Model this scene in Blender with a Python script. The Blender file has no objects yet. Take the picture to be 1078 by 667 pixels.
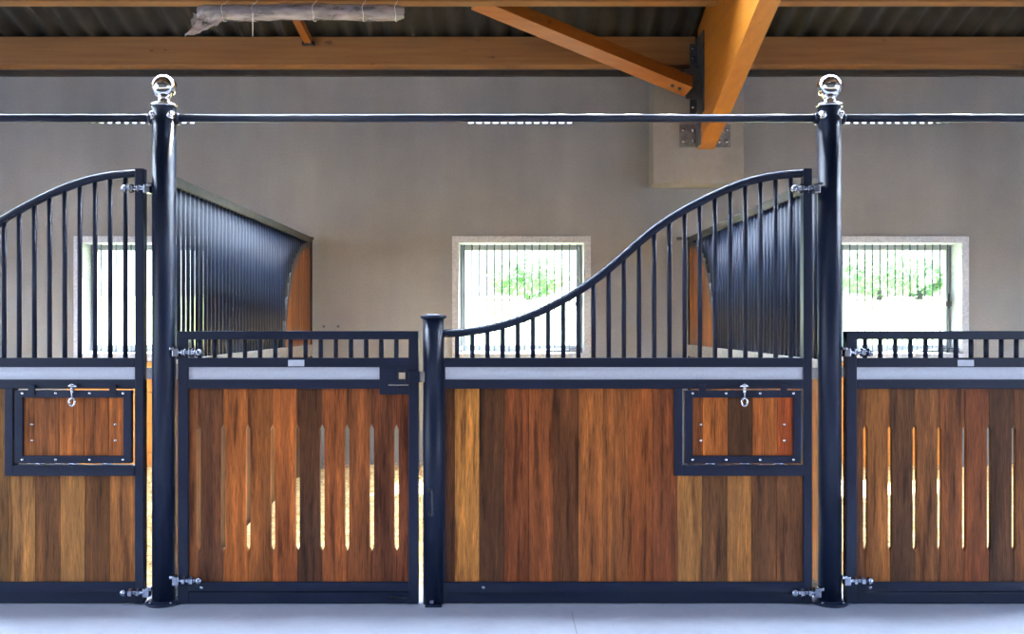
import bpy, bmesh, math, random
from mathutils import Vector, Matrix, noise

random.seed(7)
R = math.radians
scene = bpy.context.scene
COL = scene.collection

# ------------------------------------------------------------------ measures
EYE = 1.345            # camera height
DC = 4.545             # camera distance to the front plane (Y = 0)
VX, VY, F = 531.0, 340.0, 1000.0

def X(px, D=DC): return (px - VX) * D / F
def Z(py, D=DC): return EYE - (py - VY) * D / F
def Y(D): return D - DC

# ------------------------------------------------------------------ helpers
class MB:
    """collects shapes, builds them as ONE mesh object"""
    def __init__(s):
        s.bm = bmesh.new()
        s.tone = s.bm.loops.layers.float_color.new('tone')
    def _paint(s, faces, c):
        for f in faces:
            for l in f.loops: l[s.tone] = (c[0], c[1], c[2], c[3] if len(c) > 3 else 0.5)
    def box(s, x0, x1, y0, y1, z0, z1, bevel=0.0, tone=None, rot=None):
        if x1 < x0: x0, x1 = x1, x0
        if z1 < z0: z0, z1 = z1, z0
        if y1 < y0: y0, y1 = y1, y0
        t = bmesh.new()
        bmesh.ops.create_cube(t, size=1)
        for v in t.verts:
            v.co = Vector(((x0+x1)/2 + v.co.x*(x1-x0), (y0+y1)/2 + v.co.y*(y1-y0), (z0+z1)/2 + v.co.z*(z1-z0)))
        if bevel > 0:
            bmesh.ops.bevel(t, geom=t.edges[:], offset=bevel, segments=2, profile=0.7, affect='EDGES')
        if rot is not None:
            bmesh.ops.transform(t, matrix=rot, verts=t.verts)
        s.merge(t, tone)
        return s
    def merge(s, t, tone=None, smooth=False):
        vm = {v: s.bm.verts.new(v.co) for v in t.verts}
        for f in t.faces:
            try: nf = s.bm.faces.new([vm[v] for v in f.verts])
            except ValueError: continue
            nf.smooth = smooth or f.smooth
            c = tone or (1, 1, 1, .5)
            for l in nf.loops: l[s.tone] = (c[0], c[1], c[2], c[3] if len(c) > 3 else .5)
        t.free()
    def poly(s, pts, y0, y1, tone=None, axis='Y'):
        """prism: outline pts (a, b) extruded along an axis"""
        def P(a, b, d):
            return (a, d, b) if axis == 'Y' else ((d, a, b) if axis == 'X' else (a, b, d))
        t = bmesh.new()
        A = [t.verts.new(P(a, b, y0)) for a, b in pts]; B = [t.verts.new(P(a, b, y1)) for a, b in pts]
        n = len(pts)
        t.faces.new(A); t.faces.new(B[::-1])
        for i in range(n): t.faces.new((A[(i+1) % n], A[i], B[i], B[(i+1) % n]))
        bmesh.ops.recalc_face_normals(t, faces=t.faces)
        s.merge(t, tone)
        return s
    def tube(s, pts, r, seg=14, caps=True, tone=None, radii=None):
        pts = [Vector(p) for p in pts]
        t = bmesh.new(); rings = []
        up = None
        for i, p in enumerate(pts):
            d = (pts[min(i+1, len(pts)-1)] - pts[max(i-1, 0)]).normalized()
            if up is None:
                up = Vector((0, 1, 0)) if abs(d.y) < .9 else Vector((0, 0, 1))
            u = (up - d*up.dot(d)).normalized(); w = d.cross(u); up = u
            rr = radii[i] if radii else r
            rings.append([t.verts.new(p + (u*math.cos(2*math.pi*k/seg) + w*math.sin(2*math.pi*k/seg))*rr) for k in range(seg)])
        for a, b in zip(rings, rings[1:]):
            for k in range(seg):
                f = t.faces.new((a[k], a[(k+1) % seg], b[(k+1) % seg], b[k])); f.smooth = True
        if caps:
            t.faces.new(rings[0][::-1]); t.faces.new(rings[-1])
        bmesh.ops.recalc_face_normals(t, faces=t.faces)
        s.merge(t, tone)
        return s
    def lathe(s, prof, c=(0, 0, 0), seg=40, mat=None, tone=None, smooth=True):
        """profile (r, z) turned around Z at c; mat turns it before placing"""
        t = bmesh.new(); rings = []
        for r, z in prof:
            if r < 1e-6: rings.append([t.verts.new((0, 0, z))])
            else: rings.append([t.verts.new((r*math.cos(2*math.pi*k/seg), r*math.sin(2*math.pi*k/seg), z)) for k in range(seg)])
        for a, b in zip(rings, rings[1:]):
            if len(a) == 1 and len(b) == 1: continue
            for k in range(seg):
                if len(a) == 1: f = t.faces.new((a[0], b[(k+1) % seg], b[k]))
                elif len(b) == 1: f = t.faces.new((a[k], a[(k+1) % seg], b[0]))
                else: f = t.faces.new((a[k], a[(k+1) % seg], b[(k+1) % seg], b[k]))
                f.smooth = smooth
        bmesh.ops.recalc_face_normals(t, faces=t.faces)
        M = Matrix.Translation(Vector(c)) @ (mat if mat is not None else Matrix.Identity(4))
        bmesh.ops.transform(t, matrix=M, verts=t.verts)
        s.merge(t, tone)
        return s
    def build(s, name, mat, parent=None, loc=None):
        me = bpy.data.meshes.new(name)
        s.bm.to_mesh(me); s.bm.free()
        me.materials.append(mat)
        o = bpy.data.objects.new(name, me); COL.objects.link(o)
        if parent is not None:
            o.parent = parent
            o.matrix_parent_inverse = world_inv(parent)
        return o

def world_inv(p):
    m = Matrix.Translation(p.location)
    q = p.parent
    while q is not None:
        # parents are either empties placed by location, or meshes at the origin
        m = m if p.type == 'EMPTY' else Matrix.Translation(root_loc(p))
        break
    return (Matrix.Translation(Vector(root_loc(p)))).inverted() if p.type == 'EMPTY' else Matrix.Identity(4)

def root_loc(p): return Vector(p.location)

def empty(name, loc):
    o = bpy.data.objects.new(name, None); COL.objects.link(o); o.location = loc
    o.empty_display_size = .1
    return o

def tag(o, label=None, cat=None, group=None, kind=None):
    if label: o['label'] = label
    if cat: o['category'] = cat
    if group: o['group'] = group
    if kind: o['kind'] = kind
    return o

ROTX = Matrix.Rotation(R(90), 4, 'Y')      # lathe axis Z -> X
ROTY = Matrix.Rotation(R(90), 4, 'X')      # lathe axis Z -> -Y (towards the viewer)

# ------------------------------------------------------------------ materials
def lin(r, g, b, k=1.0):
    def c(v):
        v /= 255.0
        return (v/12.92 if v <= .04045 else ((v+.055)/1.055)**2.4)*k
    return (c(r), c(g), c(b), 1)

class Mat:
    def __init__(s, name):
        s.m = bpy.data.materials.new(name); s.m.use_nodes = True
        s.nt = s.m.node_tree; s.N = s.nt.nodes; s.L = s.nt.links
        s.b = s.N['Principled BSDF']
    def node(s, t, **k):
        n = s.N.new(t)
        for a, v in k.items():
            if a in n.inputs: n.inputs[a].default_value = v
            else: setattr(n, a, v)
        return n
    def link(s, a, b): s.L.new(a, b)
    def coords(s, scale=(1, 1, 1), kind='Object'):
        tc = s.node('ShaderNodeTexCoord'); mp = s.node('ShaderNodeMapping')
        mp.inputs['Scale'].default_value = scale
        s.link(tc.outputs[kind], mp.inputs[0]); return mp.outputs[0]
    def noise(s, vec, scale=5, detail=4, rough=.55):
        n = s.node('ShaderNodeTexNoise'); n.inputs['Scale'].default_value = scale
        n.inputs['Detail'].default_value = detail; n.inputs['Roughness'].default_value = rough
        if vec is not None: s.link(vec, n.inputs['Vector'])
        return n.outputs['Fac']
    def ramp(s, fac, stops):
        r = s.node('ShaderNodeValToRGB')
        els = r.color_ramp.elements
        while len(els) < len(stops): els.new(.5)
        for e, (p, c) in zip(els, stops):
            e.position = p; e.color = c if len(c) == 4 else (*c, 1)
        s.link(fac, r.inputs[0]); return r.outputs[0]
    def mix(s, fac, a, b, mode='MIX'):
        n = s.node('ShaderNodeMix'); n.data_type = 'RGBA'; n.blend_type = mode
        for v, i in ((fac, n.inputs[0]), (a, n.inputs[6]), (b, n.inputs[7])):
            if hasattr(v, 'node'): s.link(v, i)
            else: i.default_value = v
        return n.outputs[2]
    def bump(s, h, strength=.2, dist=.01):
        n = s.node('ShaderNodeBump'); n.inputs['Strength'].default_value = strength; n.inputs['Distance'].default_value = dist
        s.link(h, n.inputs['Height']); s.link(n.outputs[0], s.b.inputs['Normal'])
    def set(s, **k):
        for a, v in k.items():
            i = s.b.inputs[a.replace('_', ' ')]
            if hasattr(v, 'node'): s.link(v, i)
            else: i.default_value = v
        return s.m

def g(v): return (v, v, v, 1)

def steel_paint():
    M = Mat('navy_powder_coat')
    v = M.coords((1, 1, 1)); n = M.noise(v, 3, 3); n2 = M.noise(v, 420, 2)
    c = M.ramp(n, [(.3, (.004, .0105, .032)), (.75, (.0055, .0135, .040))])
    return M.set(Base_Color=c, Roughness=.42, Coat_Weight=.04, Coat_Roughness=.2, Specular_IOR_Level=.38)

def chrome():
    M = Mat('polished_chrome'); n = M.noise(M.coords(), 30, 2)
    c = M.ramp(n, [(.3, (.78, .79, .82)), (.7, (.86, .86, .88))])
    return M.set(Base_Color=c, Metallic=1.0, Roughness=.05)

def zinc():
    M = Mat('zinc_plated_steel'); n = M.noise(M.coords(), 60, 3)
    c = M.ramp(n, [(.3, (.34, .37, .47)), (.7, (.50, .53, .62))])
    return M.set(Base_Color=c, Metallic=1.0, Roughness=.22)

def galv(name, lo, hi, rough=.42, metal=.55, sc=55):
    M = Mat(name)
    v = M.coords()
    vo = M.node('ShaderNodeTexVoronoi'); vo.inputs['Scale'].default_value = sc; M.link(v, vo.inputs['Vector'])
    n = M.noise(v, 9, 4)
    a = M.ramp(vo.outputs['Color'], [(.2, lo), (.8, hi)])
    b = M.mix(.35, a, M.ramp(n, [(.3, lo), (.7, hi)]))
    return M.set(Base_Color=b, Metallic=metal, Roughness=rough)

def plank_wood():
    M = Mat('strand_woven_bamboo_boards')
    at = M.node('ShaderNodeAttribute'); at.attribute_name = 'tone'
    tc = M.node('ShaderNodeTexCoord')
    off = M.node('ShaderNodeMath', operation='MULTIPLY'); M.link(at.outputs['Alpha'], off.inputs[0]); off.inputs[1].default_value = 97.0
    cb = M.node('ShaderNodeCombineXYZ'); M.link(off.outputs[0], cb.inputs[0]); M.link(off.outputs[0], cb.inputs[2])
    ad = M.node('ShaderNodeVectorMath', operation='ADD'); M.link(tc.outputs['Object'], ad.inputs[0]); M.link(cb.outputs[0], ad.inputs[1])
    def streak(sx, sz, scale, detail, rough=.6):
        mp = M.node('ShaderNodeMapping'); mp.inputs['Scale'].default_value = (sx, sx, sz)
        M.link(ad.outputs[0], mp.inputs[0]); return M.noise(mp.outputs[0], scale, detail, rough)
    fine = streak(60, 2.4, 5, 5, .7)
    med = streak(26, 1.6, 1.3, 5, .6)
    big = streak(16, 1.2, 1.0, 3, .5)
    base = at.outputs['Color']
    # hue/tone streaks of the strands
    f1 = M.ramp(fine, [(.33, g(.42)), (.46, g(.95)), (.68, g(1.45))])
    f2 = M.ramp(med, [(.36, (.42, .37, .35)), (.43, (.88, .87, .86)), (.56, (1.05, 1.04, 1.02)), (.63, (1.55, 1.45, 1.3))])
    f3 = M.ramp(big, [(.33, (.74, .71, .70)), (.5, g(1.0)), (.68, (1.16, 1.12, 1.05))])
    c = M.mix(1.0, base, f1, 'MULTIPLY'); c = M.mix(1.0, c, f2, 'MULTIPLY'); c = M.mix(1.0, c, f3, 'MULTIPLY')
    M.bump(fine, .15, .002)
    return M.set(Base_Color=c, Roughness=.45, Specular_IOR_Level=.25)

def timber(name, lo, hi, axis='X', rough=.5):
    M = Mat(name)
    sc = {'X': (1.2, 26, 26), 'Y': (26, 1.2, 26)}[axis]
    v = M.coords(sc); n = M.noise(v, 1.0, 6, .6); k = M.noise(M.coords((6, 6, 14)), 1.2, 2)
    c = M.ramp(n, [(.25, lo), (.75, hi)])
    knots = M.ramp(k, [(.70, g(1)), (.76, g(.42))])
    c = M.mix(.8, c, knots, 'MULTIPLY')
    M.bump(n, .15, .004)
    return M.set(Base_Color=c, Roughness=rough)

def plaster():
    M = Mat('grey_brown_plaster'); v = M.coords()
    n = M.noise(v, 1.1, 6, .6); n2 = M.noise(M.coords((3.0, 3.0, .5)), 1.0, 5); fine = M.noise(v, 60, 4)
    c = M.ramp(n, [(.3, (.238, .248, .262)), (.7, (.302, .313, .328))])
    c = M.mix(.5, c, M.ramp(n2, [(.3, g(.80)), (.7, g(1.12))]), 'MULTIPLY')
    c = M.mix(.35, c, M.ramp(fine, [(.3, g(.8)), (.7, g(1.15))]), 'MULTIPLY')
    M.bump(fine, .25, .004)
    return M.set(Base_Color=c, Roughness=.9)

def concrete(name, lo, hi, sc=2.0):
    M = Mat(name); v = M.coords()
    n = M.noise(v, sc, 7, .62); f = M.noise(v, 130, 3); p = M.noise(v, 22, 3)
    c = M.ramp(n, [(.3, lo), (.7, hi)])
    c = M.mix(.3, c, M.ramp(f, [(.35, g(.82)), (.65, g(1.12))]), 'MULTIPLY')
    c = M.mix(.3, c, M.ramp(p, [(.3, g(.85)), (.6, g(1.05))]), 'MULTIPLY')
    M.bump(f, .2, .002)
    return M.set(Base_Color=c, Roughness=.6)

def fibre_cement():
    M = Mat('fibre_cement_sheet'); n = M.noise(M.coords((1, 1, 1)), 6, 5); s = M.noise(M.coords((14, 1.0, 1)), 1.5, 4)
    c = M.ramp(n, [(.3, (.015, .0145, .014)), (.7, (.034, .032, .030))])
    c = M.mix(.6, c, M.ramp(s, [(.3, g(.6)), (.7, g(1.25))]), 'MULTIPLY')
    return M.set(Base_Color=c, Roughness=.85)

def straw_mat():
    M = Mat('golden_straw')
    oi = M.node('ShaderNodeNewGeometry')
    n = M.noise(M.coords(), 45, 4); n3 = M.noise(M.coords(), 2.2, 3)
    c = M.ramp(n, [(.25, (.26, .15, .045)), (.45, (.58, .39, .15)), (.7, (.82, .64, .34))])
    c = M.mix(.4, c, M.ramp(n3, [(.3, (.8, .75, .7)), (.7, (1.1, 1.1, 1.1))]), 'MULTIPLY')
    return M.set(Base_Color=c, Roughness=.7)

def glass():
    M = Mat('window_glass')
    n = M.noise(M.coords(), 2, 2)
    tr = M.node('ShaderNodeBsdfTransparent'); tr.inputs[0].default_value = (.93, .97, .95, 1)
    gl = M.node('ShaderNodeBsdfGlossy'); gl.inputs['Roughness'].default_value = .02
    M.link(M.ramp(n, [(0, g(.85)), (1, g(.95))]), gl.inputs['Color'])
    fr = M.node('ShaderNodeLayerWeight'); fr.inputs[0].default_value = .12
    mx = M.node('ShaderNodeMixShader'); M.link(fr.outputs['Facing'], mx.inputs[0]); M.link(tr.outputs[0], mx.inputs[1]); M.link(gl.outputs[0], mx.inputs[2])
    M.link(mx.outputs[0], M.N['Material Output'].inputs[0]); return M.m

def plastic_film():
    M = Mat('crinkled_clear_film'); v = M.coords((1, 3, 3)); n = M.noise(v, 5, 4, .55)
    M.bump(n, .3, .02)
    tr = M.node('ShaderNodeBsdfTransparent'); tr.inputs[0].default_value = (.9, .9, .92, 1)
    M.set(Base_Color=(.62, .57, .59, 1), Roughness=.22, Specular_IOR_Level=.8, Coat_Weight=.5)
    mx = M.node('ShaderNodeMixShader')
    M.link(M.ramp(n, [(.35, g(.30)), (.62, g(.6))]), mx.inputs[0]); M.link(tr.outputs[0], mx.inputs[1]); M.link(M.b.outputs[0], mx.inputs[2])
    M.link(mx.outputs[0], M.N['Material Output'].inputs[0]); return M.m

def simple(name, lo, hi, rough=.6, metal=0, sc=8):
    M = Mat(name); n = M.noise(M.coords(), sc, 4)
    return M.set(Base_Color=M.ramp(n, [(.3, lo), (.7, hi)]), Roughness=rough, Metallic=metal)

NAVY = steel_paint(); CHROME = chrome(); ZINC = zinc()
GALV = galv('galvanised_strip', (.60, .61, .67), (.67, .68, .74), rough=.5, metal=.15, sc=120)
GALVF = galv('galvanised_window_frame', (.42, .45, .52), (.66, .69, .76), rough=.5, metal=.25, sc=85)
GALVD = galv('weathered_galvanised_channel', (.045, .044, .042), (.085, .082, .076), rough=.5, metal=.4)
BOARD = plank_wood()
PURLIN = timber('spruce_purlin', (.22, .100, .032), (.33, .16, .052), 'X', .55)
GLULAM = timber('orange_glulam', (.34, .112, .010), (.45, .168, .016), 'Y', .45)
BRACE = timber('orange_brace_timber', (.24, .072, .007), (.33, .112, .012), 'X', .45)
WALL = plaster()
BLOCK = concrete('cast_concrete', (.235, .225, .205), (.31, .295, .27))
FLOOR = concrete('smooth_grey_concrete', (.365, .385, .45), (.435, .455, .52), 1.3)
SHEET = fibre_cement()
def fill_sheet():
    M = Mat('frosted_fill_sheet'); n = M.noise(M.coords(), 4, 3)
    tr = M.node('ShaderNodeBsdfTranslucent'); M.link(M.ramp(n, [(.3, (.72, .80, .90)), (.7, (.76, .84, .94))]), tr.inputs[0])
    M.link(tr.outputs[0], M.N['Material Output'].inputs[0]); return M.m
FILL_SHEET = fill_sheet()
STRAW = straw_mat(); GLASS = glass(); FILM = plastic_film()
FRAMEW = simple('grey_window_sash', (.30, .32, .36), (.38, .40, .44), .4)
BLACK = simple('black_iron', (.012, .012, .014), (.03, .03, .033), .5, .3)
DARKST = simple('dark_steel_plate', (.05, .052, .058), (.11, .11, .12), .5, .6)
KICK = simple('orange_varnished_board', (.62, .24, .035), (.74, .31, .05), .45)
PLATE = simple('grey_zinc_plate', (.13, .13, .135), (.24, .24, .245), .5, .5, 40)
WHITEC = simple('white_cord', (.7, .7, .7), (.8, .8, .8), .7)
NETROLL = simple('grey_rolled_netting', (.17, .155, .16), (.24, .22, .225), .6, 0, 4)
GRASS = simple('pale_grass', (.12, .18, .06), (.20, .26, .11), .9, 0, .6)
def leaves():
    M = Mat('green_leaves'); n = M.noise(M.coords(), 3, 3); c = M.ramp(n, [(.3, (.30, .46, .28)), (.7, (.42, .58, .36))])
    M.set(Base_Color=c, Roughness=.8)
    tr = M.node('ShaderNodeBsdfTranslucent'); M.link(c, tr.inputs[0])
    mx = M.node('ShaderNodeMixShader'); mx.inputs[0].default_value = .5; M.link(M.b.outputs[0], mx.inputs[1]); M.link(tr.outputs[0], mx.inputs[2])
    M.link(mx.outputs[0], M.N['Material Output'].inputs[0]); return M.m
LEAF = leaves()
BARK = simple('tree_bark', (.10, .07, .05), (.17, .13, .09), .9)

# ------------------------------------------------------------------ world and light
w = bpy.data.worlds.new('World'); scene.world = w; w.use_nodes = True
nt = w.node_tree; bg = nt.nodes['Background']
sky = nt.nodes.new('ShaderNodeTexSky'); sky.sky_type = 'NISHITA'; sky.sun_disc = False
sky.sun_elevation = R(48); sky.sun_rotation = R(25); sky.air_density = 1.0; sky.dust_density = 2.0; sky.ozone_density = 1.5
mx = nt.nodes.new('ShaderNodeMix'); mx.data_type = 'RGBA'; mx.inputs[0].default_value = .45
nt.links.new(sky.outputs[0], mx.inputs[6]); mx.inputs[7].default_value = (4.7, 5.9, 8.6, 1)
nt.links.new(mx.outputs[2], bg.inputs[0]); bg.inputs[1].default_value = .30

sun = bpy.data.lights.new('sun', 'SUN'); sun.energy = 72.0; sun.angle = R(1.2); sun.color = (1, .965, .91)
so = bpy.data.objects.new('sun', sun); COL.objects.link(so)
el, az = R(47), R(25)          # stands behind the wall, a little to the right
d = Vector((-math.sin(az)*math.cos(el), -math.cos(az)*math.cos(el), -math.sin(el)))
so.rotation_euler = d.to_track_quat('-Z', 'Y').to_euler(); so.location = (6, 20, 20)

# ------------------------------------------------------------------ setting
YW = Y(8.045)                                   # inner face of the back wall
XL, XR = -7.0, 7.0
ar = MB().box(XL, XR, -9.0, -1.7, -.12, 0).build('ground_added_dark', simple('low_bounce_sand', (.03, .024, .020), (.045, .036, .03), .95, 0, 30)); tag(ar, kind='structure')  # added ground out of view, kept dark so little sun bounces back
f = MB().box(XL, XR, -1.7, 3.62, -.12, 0).build('floor', FLOOR); tag(f, kind='structure')
j = MB()
JX = .3135
j.box(JX-.0022, JX+.0022, -1.7, -.12, .0002, .0012)
jo = j.build('trim_1', simple('joint_sealant', (.23, .24, .27), (.30, .31, .34), .8)); tag(jo, kind='structure')

S = 8.045/F
win = []
for cx in (X(151, 8.045), X(549, 8.045), X(946.5, 8.045)):
    win.append((cx - X(616, 8.045)/2 + X(483, 8.045)/2, cx + X(616, 8.045)/2 - X(483, 8.045)/2))
WZ0, WZ1 = 1.085, Z(255, 8.045)
VZ0, VZ1 = Z(129.9, 8.045), Z(120.5, 8.045)
WT = .30
holes = []
for (a, b) in win: holes += [(a, b, WZ0, WZ1), (a+.07, b-.09, VZ0, VZ1)]

def wall_holes(name, x0, x1, z0, z1, y0, y1, holes, mat):
    xs = sorted({x0, x1} | {h[0] for h in holes} | {h[1] for h in holes})
    zs = sorted({z0, z1} | {h[2] for h in holes} | {h[3] for h in holes})
    def solid(i, k):
        if not (0 <= i < len(xs)-1 and 0 <= k < len(zs)-1): return False
        cx, cz = (xs[i]+xs[i+1])/2, (zs[k]+zs[k+1])/2
        return not any(h[0] < cx < h[1] and h[2] < cz < h[3] for h in holes)
    m = MB(); t = bmesh.new(); V = {}
    def v(*p):
        if p not in V: V[p] = t.verts.new(p)
        return V[p]
    for i in range(len(xs)-1):
        for k in range(len(zs)-1):
            if not solid(i, k): continue
            a, b, c, d_ = xs[i], xs[i+1], zs[k], zs[k+1]
            t.faces.new((v(a, y0, c), v(b, y0, c), v(b, y0, d_), v(a, y0, d_)))
            t.faces.new((v(a, y1, c), v(a, y1, d_), v(b, y1, d_), v(b, y1, c)))
            if not solid(i-1, k): t.faces.new((v(a, y0, c), v(a, y0, d_), v(a, y1, d_), v(a, y1, c)))
            if not solid(i+1, k): t.faces.new((v(b, y0, c), v(b, y1, c), v(b, y1, d_), v(b, y0, d_)))
            if not solid(i, k-1): t.faces.new((v(a, y0, c), v(a, y1, c), v(b, y1, c), v(b, y0, c)))
            if not solid(i, k+1): t.faces.new((v(a, y0, d_), v(b, y0, d_), v(b, y1, d_), v(a, y1, d_)))
    bmesh.ops.recalc_face_normals(t, faces=t.faces)
    m.merge(t); return m.build(name, mat)
wb = wall_holes('wall_back', XL, XR, 0, 3.70, YW, YW+WT, holes, WALL); tag(wb, kind='structure')
wl = MB().box(XL-.2, XL, .3, YW+WT, -.12, 4.9).box(XL-.2, XL, -9.0, .3, 3.0, 5.8).build('wall_left_added', WALL); tag(wl, kind='structure')  # added end wall out of view, limits side light
wr = MB().box(XR, XR+.2, -1.2, YW+WT, -.12, 5.1).box(XR, XR+.2, -9.0, -1.2, 3.0, 5.8).build('wall_right_added', WALL); tag(wr, kind='structure')  # added unseen wall closing the right end against sky light

wf = MB().box(XL, XR, -9.2, -9.0, -.12, 4.6)
wf = wf.build('wall_front_added', concrete('low_bounce_render', (.07, .075, .085), (.10, .105, .115))); tag(wf, kind='structure')  # added wall behind the camera, coloured dark to cut bounce light
# corrugated roof, rising towards the aisle
SL = .31
def roof_z(yy): return 3.745 + SL*(Y(7.85) - yy)
t = bmesh.new(); P_ = .1765; n = int((XR-XL+.4)/P_*8); ya, yb = YW+.55, -.9
def sheet(rows, th=.014):
    t = bmesh.new(); lo, hi = [], []
    for yy in rows:
        for g_, o_ in ((lo, 0), (hi, th)):
            g_.append([t.verts.new((XL-.2+(XR-XL+.4)*i/n, yy, roof_z(yy) + o_ + .026*math.sin(2*math.pi*(XL-.2+(XR-XL+.4)*i/n)/P_))) for i in range(n+1)])
    for a, b, c, d_ in zip(lo, lo[1:], hi, hi[1:]):
        for i in range(n):
            f1 = t.faces.new((a[i], a[i+1], b[i+1], b[i])); f2 = t.faces.new((c[i], d_[i], d_[i+1], c[i+1]))
            f1.smooth = f2.smooth = True
    for k in (0, -1):
        for i in range(n): t.faces.new((lo[k][i], hi[k][i], hi[k][i+1], lo[k][i+1]))
    bmesh.ops.recalc_face_normals(t, faces=t.faces)
    return t
# added frosted sheets, out of view, spreading sunlight down into the stalls
m = MB(); m.box(XL-.2, XR+.2, .30, 1.64, 0, .004)
for v in m.bm.verts: v.co.z += roof_z(v.co.y) + .01
tag(m.build('trim_7', FILL_SHEET), kind='structure')
for k, yy in enumerate((1.72, 1.00, .30, -.45)):  # extra unseen purlins, added as baffles to keep the upper wall darker
    zt_ = roof_z(yy)-.03
    tag(MB().box(XL, XR, yy-.055, yy+.055, zt_-.40, zt_, .005).build('trim_%d' % (8+k), PURLIN), kind='structure')  # added unseen baffles
t = sheet([.30, -.4, yb])
m = MB(); m.merge(t); tag(m.build('trim_14', SHEET), kind='structure')
t = sheet([ya, 1.64])
tag(MB().poly([(-3.4, 5.7), (-9.3, 4.6), (-9.3, 4.7), (-3.4, 5.8)], XL-.2, XR+.2, axis='X').build('trim_12', SHEET), kind='structure')  # added roof slope opposite, unseen, narrowing the sky gap
m = MB(); m.merge(t); rf = m.build('ceiling', SHEET); tag(rf, kind='structure')

fa = MB().box(XL, XR, -1.0, -.88, 3.1, roof_z(-.95)+.05).build('trim_5', simple('brown_light_blocker', (.10, .055, .03), (.15, .085, .045), .7)); tag(fa, kind='structure')  # added board out of view, hung low to block sky light
BARM = simple('dull_bar_steel', (.07, .10, .12), (.10, .14, .16), .5, .2)
# windows ---------------------------------------------------------------
def make_window(n, a, b, tilt):
    m = MB(); e = .052; yf = YW-.012
    # flat galvanised surround on the wall plus the jamb lining going into the wall
    m.box(a-e, b+e, yf, YW, WZ1, WZ1+e, .003); m.box(a-e, b+e, yf, YW, WZ0-.06, WZ0, .003)
    m.box(a-e, a, yf, YW, WZ0, WZ1, .003); m.box(b, b+e, yf, YW, WZ0, WZ1, .003)
    m.box(a, a+.006, YW-.005, YW+.25, WZ0, WZ1); m.box(b-.006, b, YW-.005, YW+.25, WZ0, WZ1)
    m.box(a, b, YW-.005, YW+.25, WZ0, WZ0+.006); m.box(a, b, YW-.005, YW+.25, WZ1-.006, WZ1)
    w_ = m.build('window_%d' % n, GALVF); tag(w_, kind='structure')
    # sash with stepped frame at the back of the opening
    y0, y1 = YW+.205, YW+.262
    gx0, gx1, gz0, gz1 = a+.045, b-.052, Z(361.5, 8.29), Z(263.5, 8.29)
    s_ = MB()
    for k, (o_, ya_, yb_) in enumerate(((.0, y0, y1), (.014, y0-.016, y1-.02))):
        i0, i1, k0, k1 = a+.008+o_, b-.008-o_, WZ0+.008+o_, WZ1-.008
        lw = .028 if k else .018
        s_.box(i0, i0+lw, ya_, yb_, k0, k1, .003); s_.box(i1-lw, i1, ya_, yb_, k0, k1, .003)
        s_.box(i0+lw, i1-lw, ya_, yb_, k1-lw-.016, k1, .003); s_.box(i0+lw, i1-lw, ya_, yb_, k0, k0+lw+.022, .003)
    sash = s_.build('window_sash', FRAMEW, w_)
    p_ = MB().box(gx0-.02, gx1+.02, y0+.028, y0+.034, gz0-.02, gz1+.02).build('pane', GLASS, sash)
    nb = 16
    for i in range(nb):
        x = gx0 + (gx1-gx0)*i/(nb-1)
        MB().tube([(x, YW+.155, WZ0+.004), (x, YW+.155, WZ1-.004)], .006, 8).build('window_bar', BARM, w_)
    h = MB().box(b-.055, b-.035, YW+.150, YW+.176, 1.47, 1.60, .004).box(b-.07, b-.02, YW+.145, YW+.155, 1.49, 1.53, .003)
    h.build('window_handle', DARKST, w_)
    st = MB(); st.tube([(a+.02, YW+.01, WZ0+.06), (a+.04, YW+.01, WZ0+.02), (a+.42, YW+.012, WZ0+.015), (b-.03, YW+.015, WZ0+.05)], .005, 8)
    st.tube([(b-.03, YW+.01, WZ0+.006), (b-.03, YW+.01, WZ0+.05)], .012, 10)
    st.build('casement_stay', ZINC, w_)
    return w_
for i, (a, b) in enumerate(win): make_window(i+1, a, b, 0)
# narrow ventilation grilles high in the wall above each window
for i, (a, b) in enumerate(win):
    a2, b2 = a+.07, b-.09
    m = MB(); m.box(a2, b2, YW+.002, YW+.03, VZ0-.006, VZ0); m.box(a2, b2, YW+.002, YW+.03, VZ1, VZ1+.006)
    k = 13
    for q in range(k+1):
        x = a2 + (b2-a2)*q/k; m.box(max(a2, x-.013), min(b2, x+.013), YW+.002, YW+.03, VZ0, VZ1)
    o = m.build('trim_%d' % (i+2), BARM); tag(o, kind='structure')

# wooden kick boards under the left and right windows
for (a, b), lab in ((win[0], 'orange wooden kick board below the window behind the left post'),
                    (win[2], 'orange wooden kick board below the window at the right edge of the photo')):
    e = empty('kick_board', ((a+b)/2, YW-.03, .1)); tag(e, lab, 'wall board', 'kick boards under the windows')
    for k in range(4):
        z0 = .0 + k*.255
        MB().box(a-.10, b-.02, YW-.035, YW-.001, z0, z0+.251, .004).build('plank', KICK, e)

# ------------------------------------------------------------------ roof timbers
RX0, RX1 = 1.58, 1.715
D1, D1b = 7.85, 8.0
D2, D2b = 6.985, 7.095
def purlin(x0, x1, Da, Db, z0, z1, lab):
    o = MB().box(x0, x1, Y(Da), Y(Db), z0, z1, .006).build('roof_purlin', PURLIN)
    tag(o, lab, 'beam', 'horizontal roof purlins')
P1Z0, P1Z1 = Z(68, D1), Z(38.5, D1)
P2Z0 = Z(7, D2b); P2Z1 = P2Z0+.225
purlin(XL, RX0, D1, D1b, P1Z0, P1Z1, 'long brown purlin along the wall top, running left from the sloping rafter')
purlin(RX1, XR, D1, D1b, P1Z0, P1Z1, 'brown purlin along the wall top, running right from the sloping rafter')
purlin(XL, RX0, D2, D2b, P2Z0, P2Z1, 'purlin at the top photo edge above the plastic roll, left of the rafter')
purlin(RX1, XR, D2, D2b, P2Z0, P2Z1, 'purlin at the top photo edge, right of the rafter')

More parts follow.
